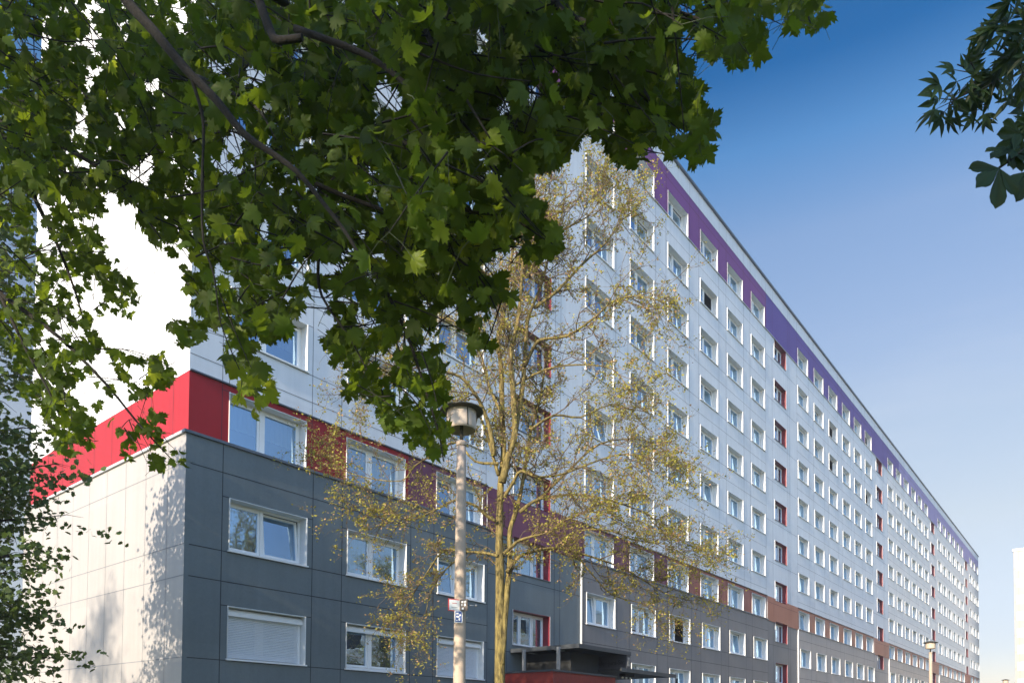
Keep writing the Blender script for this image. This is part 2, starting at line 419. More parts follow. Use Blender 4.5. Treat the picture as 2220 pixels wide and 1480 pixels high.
def window_kind(kind):
    p = {}
    p['window'] = reveal(M['reveal']); p['sill'] = sill()
    f = MB(); g = MB()
    rect_frame(f, .018, WW-.018, .03, WH-.018, D+.02, D+.08, .05, M['pvc'])
    mid = WW*(.47 if kind != 2 else .44)
    f.box((mid-.045, D-.012, .08), (mid+.045, D+.08, WH-.068), M['pvc'])
    tl = {1: (0, .10), 3: (.09, 0)}.get(kind, (0, 0))
    sash(f, g, .075, mid-.052, .085, WH-.075, tl[0], 0)
    sash(f, g, mid+.052, WW-.075, .085, WH-.075, tl[1], -.5 if kind == 6 else 0)
    p['frame'] = f; p['pane'] = g
    if kind in (0, 1): p['curtain'] = curtain(.1, mid-.05)
    if kind == 2: p['curtain'] = curtain(.1, WW-.1)
    if kind == 3: p['curtain'] = curtain(mid+.3, WW-.1, ph=2)
    if kind == 7: p['curtain'] = curtain(.1, WW-.1, .62, 1.3); 
    if kind in (4, 5):
        sb = MB()
        pr = [(-.0,-.0),(.0,.0)]
        n = 7
        for i in range(n):
            a0 = math.pi/2*i/n; a1 = math.pi/2*(i+1)/n; r = .17
            y = lambda a: D-.02-r*math.sin(a); z = lambda a: WH-.03-r+r*math.cos(a)
            sb.face([(.02,y(a0),z(a0)),(.02,y(a1),z(a1)),(WW-.02,y(a1),z(a1)),(WW-.02,y(a0),z(a0))], M['pvc'], True)
        sb.box((.02,D-.19,WH-.235),(WW-.02,D-.01,WH-.2),M['pvc'])
        p['shutter_box'] = sb
        if kind == 4:
            sh = MB(); z = .05
            while z < WH-.24:
                sh.face([(.1,D-.06,z),(WW-.1,D-.06,z),(WW-.1,D-.072,z+.03),(.1,D-.072,z+.03)], M['shutter'], False)
                sh.face([(.1,D-.072,z+.03),(WW-.1,D-.072,z+.03),(WW-.1,D-.05,z+.042),(.1,D-.05,z+.042)], M['shutter'], False)
                z += .045
            sh.box((.03,D-.09,.02),(.1,D-.02,WH-.2),M['pvc']); sh.box((WW-.1,D-.09,.02),(WW-.03,D-.02,WH-.2),M['pvc'])
            p['roller_shutter'] = sh
    return p
KIND = {k: window_kind(k) for k in range(8)}
KMESH = {k: {n: b.mesh(n) for n, b in p.items()} for k, p in KIND.items()}
allw = []
for w in wins:
    for k in ROWS:
        z = wz(k); yb = -PJ if z+WH < PL else 0
        d = (Vector((w, 0, z))-CAMP).length
        u, v = px((w+1.2, 0, z+.7))
        vis = 0 if v > 1490 or v < -20 else 1
        allw.append((-vis, d, w, k, z, yb))
allw.sort()
WR = random.Random(5)
special = {(round(wins[0],1), 0): 4, (round(wins[2],1), 0): 4, (round(wins[1],1), 0): 5, (round(wins[0],1), 1): 1, (round(wins[0],1), 2): 7,
           (round(wins[1],1), 1): 0, (round(wins[2],1), 1): 3, (round(wins[1],1), 2): 7, (round(wins[0],1), 3): 7}
far = MB()
for i, (nv, d, w, k, z, yb) in enumerate(allw):
    kind = special.get((round(w,1), k))
    if kind is None: kind = WR.choices([0, 1, 2, 3, 7, 6], [3, 1.4, 2.2, 3.2, 2.6, .35])[0]
    if i < 100:
        o = link(KMESH[kind]['window'], 'window', apt, (w, yb, z))
        if kind == 4: o['label'] = 'window closed by a white roller shutter'
        elif kind == 5: o['label'] = 'window with a raised roller shutter box'
        elif kind in (1, 3): o['label'] = 'window with one sash tilted open'
        elif kind == 6: o['label'] = 'window with one sash swung open'
        for n in KMESH[kind]:
            if n != 'window': link(KMESH[kind][n], n, o)
        if yb: pass
    else:
        for n, b in KIND[kind].items(): far.add(b, (w, yb, z))
fo = far.build('window', apt); fo['kind'] = 'stuff'; fo['label'] = 'many white framed windows of the far facade'
# stair windows
sr = reveal(M['rredv']); ss = MB()
ss.box((-.0,-.045,-.03), (WW,D,.0), M['coping']); sf = MB(); sg = MB()
rect_frame(sf, .018, WW-.018, .0, WH-.018, D+.02, D+.08, .05, M['pvc'])
xs = [.07, .07+.72, .07+1.5, WW-.07]
for a, b in zip(xs, xs[1:]):
    sash(sf, sg, a+.012, b-.012, .055, WH-.075)
edge = MB()
edge.box((-.02,-.04,0),(0,-.006,WH),M['copl']); edge.box((WW,-.04,0),(WW+.02,-.006,WH),M['copl'])
sm = {'stair_window': sr.mesh('stair_window'), 'sill': ss.mesh('sill'), 'frame': sf.mesh('frame'), 'pane': sg.mesh('pane'), 'edge_trim': edge.mesh('edge_trim')}
for st in stairs:
    for k in SROWS:
        o = link(sm['stair_window'], 'stair_window', apt, (st, -.046 if PL < sz(k)+.6 < RB else 0, sz(k)))
        for n in ('sill', 'frame', 'pane', 'edge_trim'): link(sm[n], n, o)
# entrance canopy
def zz(v): return H(v)
ca = MB(); ca.box((12.72,-3.14,zz(2.83)),(16.33,-.02,zz(2.93)),M['canopy']); ca.box((12.70,-3.16,zz(2.80)),(16.35,-3.141,zz(2.95)),M['canopyedge']); ca.box((12.70,-3.14,zz(2.80)),(12.719,-.02,zz(2.95)),M['canopyedge'])
ca.box((13.0,-2.0,zz(2.815)),(13.5,-1.85,zz(2.829)),M['pvc']); ca.box((13.4,-.5,zz(2.815)),(13.9,-.35,zz(2.829)),M['pvc'])
can = ca.build('entrance_canopy', apt)
low = MB(); low.box((15.6,-3.14,zz(2.17)),(20.2,-.12,zz(2.26)),M['canopy']); low.box((15.6,-3.16,zz(2.14)),(20.22,-3.141,zz(2.29)),M['canopyedge'])
low.box((16.9,-2.6,zz(2.05)),(17.6,-2.3,zz(2.169)),M['letter']); lowo = low.build('lower_canopy', apt)
for i in range(3):
    lb = MB(); lb.lathe([(.03,0),(.05,.04),(.03,.08)], (16.9+.3*i,-2.45,zz(1.96)), M['pvc'], 10); lb.build('spotlight', lowo)
sg_ = MB(); sg_.box((16.05,-3.13,zz(2.27)),(16.33,-1.6,zz(2.829)),M['signface']); sgo = sg_.build('entrance_sign', apt)
nb = MB(); nb.box((16.13,-3.142,zz(2.38)),(16.27,-3.131,zz(2.72)),M['steel']); nb.build('number_plate', sgo)
def text(body, size, m, name, parent, loc, rot, ext=.004):
    c = bpy.data.curves.new(name, 'FONT'); c.body = body; c.size = size; c.extrude = ext; c.align_x = 'CENTER'; c.align_y = 'CENTER'
    t = bpy.data.objects.new('tmp', c); COL.objects.link(t)
    me = bpy.data.meshes.new_from_object(t.evaluated_get(bpy.context.evaluated_depsgraph_get()))
    bpy.data.objects.remove(t); me.materials.clear(); me.materials.append(m)
    o = bpy.data.objects.new(name, me); COL.objects.link(o); o.parent = parent; o.location = loc; o.rotation_euler = rot; return o
text('Ruder-Jura-Str.', .235, M['letter'], 'lettering', sgo, (16.045,-2.36,zz(2.53)), (math.radians(90), 0, math.radians(-90)))
text('1', .26, M['letter'], 'lettering', sgo, (16.2,-3.146,zz(2.55)), (math.radians(90), 0, 0))
rw = MB(); rw.box((11.75,-2.72,0),(15.9,-.11,zz(1.93)),M['redwall']); rw.box((11.7,-2.78,zz(1.93)),(15.95,-.11,zz(2.0)),M['canopyedge'])
rw.build('porch_wall', apt)
cw = MB(); cw.box((13.6,-2.2,zz(2.0)),(15.5,-.11,zz(2.8)),M['canopy']); cw.build('porch_core', apt)
for x, y in ((12.3,-1.0), (12.3,-2.55)):
    pb = MB(); pb.box((x-.05,y-.05,zz(2.0)),(x+.05,y+.05,zz(2.83)),M['steel']); pb.build('post', can)
#dp = MB(); dp.tube([(17.3,-.13,0),(17.3,-.13,PL-.4),(17.3,-.06,PL-.1)], [.03]*3, M['copl'], 8); dp.build('downpipe', apt)

# ================================================================== other blocks
def block(name, x0, y0, x1, y1, h, label, group=None, rz=0, org=None, winsd=False):
    e = empty(name, org or (x0, y0, 0), rz); tag(e, label, 'building', group)
    ox, oy = (x0, y0) if org is None else (0, 0)
    w = MB(); X0, Y0, X1, Y1 = x0-ox, y0-oy, x1-ox, y1-oy
    w.box((X0,Y0,0),(X1,Y1,h),M['blockw'])
    z = 1.2
    while z < h-.3:
        w.box((X0-.02,Y0-.02,z-.05),(X0-.001,Y1+.02,z+.05),M['blockj']); w.box((X0-.02,Y0-.02,z-.05),(X1,Y0-.001,z+.05),M['blockj'])
        w.box((X0-.02,Y1+.001,z-.05),(X1,Y1+.02,z+.05),M['blockj'])
        z += 2.8
    y = Y0
    while y < Y1:
        w.box((X0-.018,y-.03,0),(X0-.002,y+.03,h),M['blockj']); y += 3.6
    w.build('wall', e)
    r = MB(); r.box((X0-.15,Y0-.15,h),(X1+.15,Y1+.15,h+.35),M['copl']); r.build('roof', e)
    return e, w, (X0,Y0,X1,Y1)
b1, _, _ = block('tower_block', 140, -42, 152, -5.35, 32.2, 'pale sunlit concrete panel block at the far right edge beyond the street')
wb = MB()
for k in range(11):
    for j in range(8):
        y = 1.6+4.5*j
        wb.box((-.03,y+1.2,.9+2.8*k),(-.003,y+3.2,2.3+2.8*k),M['signw'])
        wb.box((-.05,y+1.3,1.0+2.8*k),(-.031,y+2.2,2.2+2.8*k),M['copl'])
wo = wb.build('window', b1); wo['kind'] = 'stuff'
b2, _, (X0,Y0,X1,Y1) = block('facing_block', 0, -12, 90, 0, 16.5, 'cream apartment block across the lawn, mirrored in the lower windows', rz=math.radians(24), org=(2, -62, 0))
wb = MB()
for k in range(5):
    for j in range(22):
        x = 2+4*j; wb.box((x,.003,1.4+3*k),(x+2,.03,2.9+3*k),M['letter']); wb.box((x-.08,.001,1.32+3*k),(x+2.08,.012,2.98+3*k),M['signw'])
wo = wb.build('window', b2); wo['kind'] = 'stuff'
# ================================================================== GROUND
g = MB(); g.face([(-2500,-2500,0),(2500,-2500,0),(2500,2500,0),(-2500,2500,0)], M['grass']); tag(g.build('ground'), kind='structure')
g = MB(); g.face([(-60,-4.2,.004),(200,-4.2,.004),(200,-1.6,.004),(-60,-1.6,.004)], M['paver']); tag(g.build('path'), kind='structure')
g = MB(); g.face([(-200,-46,.004),(400,-46,.004),(400,-38,.004),(-200,-38,.004)], M['asphalt']); tag(g.build('road'), kind='structure')
# ================================================================== LAMPS
def lamp(p, top, sc_=1.):
    e = empty('street_lamp', p)
    hgt = top - p[2]; b = MB()
    b.tube([(0,0,0),(0,0,1.2),(0,0,hgt-.95),(0,0,hgt-.52)], [.10,.088,.065,.059], M['concrete'], 20); b.build('pole', e)
    b = MB(); b.lathe([(.066,0),(.070,.01),(.070,.05),(.066,.06)], (0,0,hgt-.54), M['concrete'], 20); b.build('collar', e)
    b = MB(); b.tube([(0,0,hgt-.5),(0,0,hgt-.06)], [.024,.024], M['capm'], 10); b.build('stem', e)
    b = MB(); b.lathe([(.27,-.008),(.285,0),(.28,.012),(.17,.05),(.05,.075),(.004,.08)], (0,0,hgt-.085), M['capm'], 36); b.build('lamp_cap', e)
    b = MB(); k=M['diff']; b.lathe([(.178,-.335),(.186,-.33),(.190,-.30),(.190,-.05)], (0,0,hgt), k, 32, cap=False); b.lathe([(.178,-.335),(.17,-.20),(.03,-.12)], (0,0,hgt), k, 32, cap=False)
    d = b.build('lamp_shade', e)
    b = MB()
    for i in range(3):
        t = 2.2 + i*2.094; b.box((.192*math.cos(t)-.006,.192*math.sin(t)-.006,hgt-.32),(.192*math.cos(t)+.006,.192*math.sin(t)+.006,hgt-.09),M['capm'])
    b.build('bracket', d)
    return e
lp = at(1001, 878, 9.6); l1 = lamp((lp.x, lp.y, 0), lp.z)
tag(l1, 'nearest street lamp, concrete pole with dark disc cap, signs strapped to it, beside the tree', 'street lamp', 'concrete street lamps along the path')
lp2 = at(2017, 1388, 30.5); l2 = lamp((lp2.x, lp2.y, 0), lp2.z)
tag(l2, 'second street lamp, standing small before the far part of the long facade', 'street lamp', 'concrete street lamps along the path')
lp3 = at(2180, 1471, 58); l3 = lamp((lp3.x, lp3.y, 0), lp3.z)
tag(l3, 'most distant street lamp, only its cap showing at the bottom right edge', 'street lamp', 'concrete street lamps along the path')
# signs on the lamp (face the camera-ish, turned)
def plate(name, u, v, w, h, dist, yaw, m, border, bw, label, cat, rows=()):
    p = at(u, v, dist); e = empty(name, (p.x, p.y, p.z), yaw); tag(e, label, cat)
    b = MB(); b.box((-w/2,-.004,-h/2),(w/2,.004,h/2),border); b.build('plate', e)
    b = MB(); b.box((-w/2+bw,-.007,-h/2+bw),(w/2-bw,-.0041,h/2-bw),m); f = b.build('panel', e)
    if rows:
        b = MB()
        for (x0,z0,x1,z1,mm) in rows: b.box((x0,-.0095,z0),(x1,-.0071,z1),mm)
        b.build('marking', e)
    b = MB(); b.tube([(w/2-.02,.03,0),(w/2+.07,.09,0)],[.006,.006],M['steel'],6); b.lathe([(.012,-.012),(.012,.012)],(w/2+.07,.09,0),M['steel'],8); b.build('strap', e)
    return e
camyaw = -YAW - 0  # plate normal -Y rotated to face camera
Yc = math.radians(-51)
plate('sign_plate', 987, 1311, .20, .155, 9.42, Yc+.55, M['signw'], M['signr'], .012, 'small red-bordered white sign strapped to the near lamp pole', 'sign',
      [(-.05,.02,.02,.026,M['signr']),(-.06,-.03,.03,-.025,M['steel'])])
plate('number_board', 1006, 1311, .11, .15, 9.40, Yc-.5, M['signk'], M['signk'], .006, 'dark plate with pale figures strapped beside the red-bordered sign', 'sign',
      [(-.035,.03,-.005,.055,M['signw']),(.005,.03,.035,.055,M['signw']),(-.035,-.01,-.02,.02,M['signw']),(.005,-.012,.03,.02,M['signw']),(-.03,-.055,.0,-.03,M['signw'])])
plate('parking_sign', 994, 1336, .10, .155, 9.41, Yc+.2, M['signb'], M['signw'], .009, 'small blue plate with white marks strapped under the red-bordered sign', 'sign',
      [(-.03,.03,.0,.05,M['signw']),(.01,.01,.03,.03,M['signw']),(-.03,-.01,.01,.01,M['signw']),(.0,-.05,.02,-.02,M['signw']),(-.03,-.055,-.012,-.04,M['signw'])])

# ================================================================== SPRING TREE
def rotvec(v, ax, a): return Matrix.Rotation(a, 3, ax) @ v
def resample(pts, n=3):
    out = []
    P = [Vector(p) for p in pts]
    for i in range(len(P)-1):
        p0 = P[max(i-1,0)]; p1 = P[i]; p2 = P[i+1]; p3 = P[min(i+2,len(P)-1)]
        for j in range(n):
            t = j/n
            out.append(.5*((2*p1)+(-p0+p2)*t+(2*p0-5*p1+4*p2-p3)*t*t+(-p0+3*p1-3*p2+p3)*t**3))
    out.append(P[-1]); return out
DT = 15.0
tb = at(1085, 1480, DT)
tree = empty('spring_tree', (tb.x, tb.y, 0))
tag(tree, 'sunlit young tree with sparse yellow-green spring leaves behind the near street lamp', 'tree')
T0 = Vector((tb.x, tb.y, 0))
limbs = [  # (px path, depth offsets start->end, radius start, end)
 ([(1084,1700),(1084,1480),(1085,1330),(1082,1230),(1081,1183),(1083,1115),(1088,1047),(1091,980),(1091,905),(1088,804),(1080,736),(1092,680),(1100,620),(1112,540),(1120,470)], 0, .5, .150, .02),
 ([(1086,1440),(1091,1340),(1100,1265),(1107,1216),(1106,1150),(1118,1110),(1128,1060),(1140,1010),(1150,940),(1165,880),(1180,800)], 0, .8, .105, .02),
 ([(1088,1047),(1102,990),(1115,939),(1112,838),(1107,770),(1122,700),(1128,640),(1132,601),(1140,520),(1150,430),(1160,380)], 0, -.6, .10, .012),
 ([(1115,960),(1127,890),(1134,838),(1139,770),(1143,703),(1155,669),(1175,610),(1190,560),(1215,480),(1230,400)], 0, .4, .085, .01),
 ([(1138,790),(1155,755),(1175,736),(1230,728),(1287,689),(1330,650),(1380,640),(1430,655)], 0, -1.2, .055, .008),
 ([(1160,668),(1210,628),(1263,574),(1314,527),(1350,480),(1385,450)], 0, .8, .05, .008),
 ([(1074,985),(1060,930),(1045,880),(1030,855),(997,817),(943,800),(892,790),(840,800),(790,830)], 0, -1.4, .07, .008),
 ([(1079,1030),(1060,960),(1040,900),(1020,930),(985,900)], 0, .9, .05, .008),
 ([(1075,1130),(1052,1115),(1030,1098),(985,1085),(943,1105),(890,1125),(840,1110),(800,1090)], 0, -1.3, .05, .007),
 ([(1081,1206),(1050,1198),(1010,1196),(960,1196),(922,1243),(900,1280),(880,1320),(860,1360)], 0, 1.2, .045, .007),
 ([(1091,1199),(1110,1180),(1128,1169),(1160,1160),(1196,1152),(1215,1130),(1240,1120),(1290,1110),(1340,1130)], 0, -1.4, .05, .007),
 ([(1100,1240),(1125,1210),(1155,1196),(1200,1190),(1240,1193),(1297,1210),(1340,1225),(1382,1247),(1440,1285),(1490,1300)], 0, 1.6, .055, .007),
 ([(1125,1110),(1155,1090),(1189,1075),(1247,1071),(1314,1081),(1370,1100),(1415,1122),(1470,1165),(1510,1190)], 0, .5, .05, .007),
 ([(1095,1075),(1115,1045),(1128,1020),(1170,1035),(1220,1025),(1280,1000),(1340,985),(1400,990),(1450,1010)], 0, -1.5, .05, .007),
 ([(1150,930),(1200,900),(1260,905),(1320,880),(1370,890),(1400,930)], 0, .9, .04, .006),
 ([(1091,900),(1060,840),(1040,770),(1010,720),(970,690),(930,690)], 0, 1.2, .045, .006),
 ([(1100,720),(1080,660),(1050,600),(1020,560),(980,540),(930,560)], 0, -.9, .035, .006),
 ([(1135,600),(1180,540),(1220,500),(1270,470),(1300,430),(1310,400)], 0, -1.0, .035, .005),
 ([(1080,1000),(1030,1000),(990,960),(950,980),(900,1010),(870,1040),(790,1035),(730,1010),(700,980)], 0, .9, .04, .005),
 ([(1010,1196),(960,1240),(930,1300),(925,1360)], .3, .6, .03, .005),
 ([(1200,1190),(1250,1150),(1320,1150),(1380,1170),(1440,1180),(1500,1215)], .5, -.7, .035, .005),
 ([(1240,1193),(1290,1250),(1330,1290),(1400,1310),(1430,1350)], .8, 1.4, .03, .004),
 ([(1160,1090),(1240,1010),(1300,960),(1380,950),(1430,970),(1480,1030)], .2, 1.9, .04, .005),
 ([(1112,838),(1180,800),(1250,790),(1330,800),(1370,850),(1395,830)], .2, -1.6, .035, .005),
]
wood = MB(); twig = MB(); LP = []; LB = []
def grow_twig(p, d, ln, r, depth):
    pts = [p]; q = p.copy(); dd = d.normalized(); n = 4
    for i in range(n):
        dd = (dd + Vector((R.gauss(0,.28), R.gauss(0,.28), R.gauss(.04,.25)))).normalized()
        q = q + dd*ln/n; pts.append(q.copy())
    twig.tube(pts, [r*(1-.75*i/n) for i in range(n+1)], M['ltwig'], 4 if depth else 5, cap=False)
    if depth < 2:
        for i in range(1, n+1):
            for _ in range(R.choice([1, 2, 2]) if depth == 0 else R.choice([1, 1, 2])):
                ax = Vector((R.gauss(0,1), R.gauss(0,1), R.gauss(0,1))).normalized()
                nd = rotvec(dd, ax, R.uniform(.5, 1.2))
                grow_twig(pts[i], nd, ln*R.uniform(.35, .6), r*.55, depth+1)
    else:
        for i in (1, 2, 3, 4):
            if R.random() < .40:
                for _ in range(R.choice([1, 2, 3])):
                    (LP if R.random() < .8 else LB).append(pts[i] + Vector((R.gauss(0,.025), R.gauss(0,.025), R.gauss(0,.025))))
for pth, d0, d1, r0, r1 in limbs:
    n = len(pth)
    pts = [at(u + R.gauss(0,1.5), v + R.gauss(0,1.5), DT + d0 + (d1-d0)*(i/(n-1))**1.3) for i, (u, v) in enumerate(pth)]
    main = r0 > .15
    if main: pts[0].z = 0
    pts = resample(pts, 3); m = len(pts)
    if not main: r0 *= .8
    rad = [(r0+(r1-r0)*(i/(m-1))**(.75 if not main else .9))*(1+R.gauss(0,.05)) for i in range(m)]
    if main: rad[0] *= 1.5
    wood.tube([p-T0 for p in pts], rad, M['barky'], 12 if r0 > .08 else 8)
    for i in range(int(m*(.45 if main else .22)), m):
        k = 2 if i > m*.6 else R.choice([0, 1, 1])
        for _ in range(k):
            dd = (pts[min(i+1,m-1)] - pts[i-1]).normalized()
            ax = Vector((R.gauss(0,1), R.gauss(0,1), R.gauss(0,1))).normalized()
            nd = rotvec(dd, ax, R.uniform(.4, 1.3))
            if R.random() < .45: nd.z -= .25
            grow_twig(pts[i]-T0, nd, R.uniform(.45, 1.05), min(rad[i]*.5, .012)+.002, 0)
wood.build('trunk', tree); twig.build('twigs', tree)
SL = [(0,0,0),(.32,.45,.08),(0,1,-.05),(-.32,.45,.08)]; ST = [(0,1,2),(0,2,3)]
for nm, PP, mm in (('leaves', LP, M['bud']), ('buds', LB, M['bloom'])):
    n = len(PP); X, Y, Z = leaf_axes(n, .1)
    leaves_mesh(nm, SL, ST, np.array([tuple(p) for p in PP]), X, Y, Z, NR.uniform(.03, .062, n), mm, tree, (0,0,0))
NSPR = len(LP)
# ================================================================== MAPLE (foreground)
half = [(0,-.02),(.10,-.08),(.27,-.17),(.30,-.03),(.50,-.04),(.46,.12),(.70,.18),(.63,.30),(.86,.47),(.60,.47),(.63,.67),(.43,.60),(.27,.53),(.39,.80),(.22,.82),(.16,.95),(0,1.14)]
outl = half + [(-x, y) for x, y in reversed(half[1:-1])]
def leaf_t(bend, fold, tw):
    P = [(0,.30,0)] + [(x,y,0) for x, y in outl]; o = []
    for x, y, z in P:
        o.append((x, y-.3, -bend*(x*x+.6*(y-.3)**2) + fold*abs(x) + tw*x*(y-.3)))
    n = len(outl); return o, [(0, 1+i, 1+(i+1) % n) for i in range(n)]
MT = [leaf_t(.45, .05, .2), leaf_t(.15, .35, -.35), leaf_t(-.3, -.2, .4), leaf_t(.75, .3, .0), leaf_t(.3, -.35, -.3), leaf_t(.9, .1, .25)]
def inpoly(x, y, P):
    c = False; n = len(P); j = n-1
    for i in range(n):
        if (P[i][1] > y) != (P[j][1] > y) and x < (P[j][0]-P[i][0])*(y-P[i][1])/(P[j][1]-P[i][1])+P[i][0]: c = not c
        j = i
    return c
OUT = [(-260,-260),(1700,-260),(1665,0),(1668,70),(1655,140),(1605,158),(1580,150),(1590,110),(1550,150),(1510,95),(1470,55),(1462,110),(1500,150),(1522,200),(1550,245),(1552,300),(1532,365),(1490,378),(1470,345),(1440,340),(1400,345),(1370,382),(1320,350),(1315,310),(1270,300),(1225,345),(1180,375),(1150,370),(1150,430),(1205,480),(1212,550),(1180,578),(1110,575),(1090,590),(1115,620),(1110,680),(1085,720),(1075,780),(1020,790),(1015,740),(985,700),(955,720),(965,800),(968,870),(972,940),(965,1030),(940,1020),(900,985),(850,965),(815,900),(800,860),(735,900),(740,820),(700,760),(720,700),(690,640),(660,650),(640,710),(590,760),(545,760),(600,850),(590,900),(560,960),(500,920),(490,860),(470,800),(500,740),(480,700),(400,770),(365,720),(330,600),(330,560),(270,510),(240,470),(215,520),(270,580),(300,640),(335,690),(300,710),(230,720),(240,760),(320,740),(380,790),(370,850),(300,870),(250,900),(340,890),(400,980),(405,1030),(330,1030),(270,1000),(250,940),(195,880),(200,990),(130,1000),(90,930),(50,860),(20,760),(-40,700),(-260,700)]
ISL = [(1680,-40),(1822,-40),(1815,20),(1790,60),(1745,82),(1700,62),(1682,20)]
HOLES = [[(238,440),(290,480),(345,540),(395,560),(400,700),(350,690),(320,620),(290,560)],
 [(190,700),(300,680),(370,720),(330,740),(240,760)], [(150,840),(195,820),(230,850),(185,900)],
 [(1185,150),(1225,150),(1228,190),(1205,205)], [(1308,255),(1350,245),(1352,270),(1320,300)],
 [(805,215),(850,192),(890,192),(880,235),(840,250)], [(1050,225),(1100,200),(1125,205),(1112,235)],
 [(540,150),(575,160),(570,208),(552,200)], [(165,215),(190,225),(192,300),(165,290)], [(125,320),(190,350),(180,365),(130,335)],
 [(62,425),(105,430),(110,475),(70,480)], [(205,425),(300,440),(300,475),(240,475)], [(370,0),(415,0),(412,60),(395,70),(375,30)],
 [(1010,285),(1055,290),(1060,380),(1030,370)], [(560,-20),(540,0),(530,-20)], [(160,0),(225,0),(215,20),(180,28)],
 [(240,560),(290,580),(300,620),(250,590)], [(820,20),(850,20),(855,50),(830,55)], [(470,410),(495,415),(490,440),(472,435)]]
def vnoise(x, y, s, seed=0):
    def h(i, j):
        n = (i*374761393 + j*668265263 + seed*1442695041) & 0xffffffff; n = ((n ^ (n >> 13))*1274126177) & 0xffffffff
        return ((n ^ (n >> 16)) & 0xffff)/65535
    x /= s; y /= s; i, j = math.floor(x), math.floor(y); fx, fy = x-i, y-j
    fx = fx*fx*(3-2*fx); fy = fy*fy*(3-2*fy)
    return (h(i,j)*(1-fx)+h(i+1,j)*fx)*(1-fy)+(h(i,j+1)*(1-fx)+h(i+1,j+1)*fx)*fy
def mdepth(u, v):
    if u > 1500: return 3.2
    if v < 480 and u > 850: return 2.9 + .5*vnoise(u, v, 250, 3)
    if u > 450: return 3.6 + .5*vnoise(u, v, 200, 4)
    if v > 450: return 4.9 + .7*vnoise(u, v, 200, 5)
    return 4.0 + 1.0*vnoise(u, v, 200, 5)
mt_base = Vector((-16.5, -19.0, 0))
maple = empty('maple_tree', mt_base)
tag(maple, 'maple with dark lobed leaves overhanging the top left, in front of the apartment block', 'tree')
leaf_P = [[] for _ in MT]; yl_P = [[] for _ in MT]
tw = MB()
GR = random.Random(31); GAPS = [(GR.uniform(20, 1500), GR.uniform(0, 820), GR.uniform(20, 30)) for _ in range(50)]
def mask_ok(u, v):
    for gx, gy, gr in GAPS:
        if abs(u-gx) < gr and abs(v-gy) < gr and (u-gx)**2+(v-gy)**2 < gr*gr: return False
    if not (inpoly(u, v, OUT) or inpoly(u, v, ISL)): return False
    for h_ in HOLES:
        if inpoly(u, v, h_): return False
    thr = .22
    if u < 430 and v > 470: thr = .385
    elif u < 460: thr = .17
    elif v > 560: thr = .33
    if vnoise(u, v, 34, 9)*.65 + vnoise(u, v, 80, 2)*.35 < thr: return False
    return True
def mask_in(u, v):
    return (inpoly(u, v, OUT) or inpoly(u, v, ISL)) and not any(inpoly(u, v, h_) for h_ in HOLES)
def spray(u, v, d, nl, spread):
    c = at(u, v, d)
    # twig heading down-right in view with random sway
    dirv = (IX*R.gauss(.5,.6) + IY*R.gauss(-.5,.45) + FW*R.gauss(0,.4)).normalized()
    ln = R.uniform(.25,.5); a = c - dirv*ln*.6; b = c + dirv*ln*.4; md = (a+b)/2 + Vector((0,0,R.uniform(-.03,.05)))
    pts = resample([a, md, b], 3); used = False
    for k in range(nl):
        t = R.random()**.8; q = pts[min(int(t*len(pts)), len(pts)-1)]
        off = Vector((R.gauss(0,1), R.gauss(0,1), R.gauss(-.3,.8)))*spread; p = q + off
        uu, vv = px(p)
        if mask_ok(uu, vv):
            s = R.uniform(.040, .082)
            lp_ = p - Vector((0,0,s*.5)); u2, v2 = px(lp_)
            if not (inpoly(u2, v2, OUT) or inpoly(u2, v2, ISL)): continue
            young = (R.random() < .045) or (460 < uu < 620 and vv > 800 and R.random() < .65)  # young leaves in the low cluster; scattered ones imitate sunlit flecks by colour
            (yl_P if young else leaf_P)[R.randrange(len(MT))].append((p, s)); used = True
            if R.random() < .5: tw.tube([q-mt_base, (q+p)/2-mt_base+Vector((0,0,.012)), p-mt_base], [.0016,.0013,.0012], M['barkg'], 3, cap=False)
    if used and R.random() < .7 and all(mask_in(*px(q)) for q in (pts[0], pts[-1], pts[len(pts)//2])): tw.tube([p-mt_base for p in pts], [.0045-.0028*i/(len(pts)-1) for i in range(len(pts))], M['bark'], 4, cap=False)
cnt = 0
v = -220
while v < 1040:
    u = -240
    while u < 1840:
        uu = u + R.uniform(-28, 28); vv = v + R.uniform(-28, 28)
        if inpoly(uu, vv, OUT) or inpoly(uu, vv, ISL):
            d = mdepth(uu, vv)
            dens = 4 if vv > 560 or (uu < 430 and vv > 380) else 6
            off = vv < 0 or uu < 0
            for q in range(dens if not off else 2):
                spray(uu + R.gauss(0,20), vv + R.gauss(0,20), d*R.uniform(.88, 1.35), 6, .085); cnt += 1
        u += 52
    v += 52
FC = tuple(-(FW*.9 + UZ*.5))
def emit(lists, name, m):
    bm_o = []
    for i, lst in enumerate(lists):
        if not lst: continue
        P = np.array([tuple(p-mt_base) for p, s in lst]); S = np.array([s for p, s in lst]); n = len(P)
        X, Y, Z = leaf_axes(n, .75, FC, 1.5)
        bm_o.append(leaves_mesh(name, MT[i][0], MT[i][1], P, X, Y, Z, S, m, maple, (0,0,0)))
    return bm_o
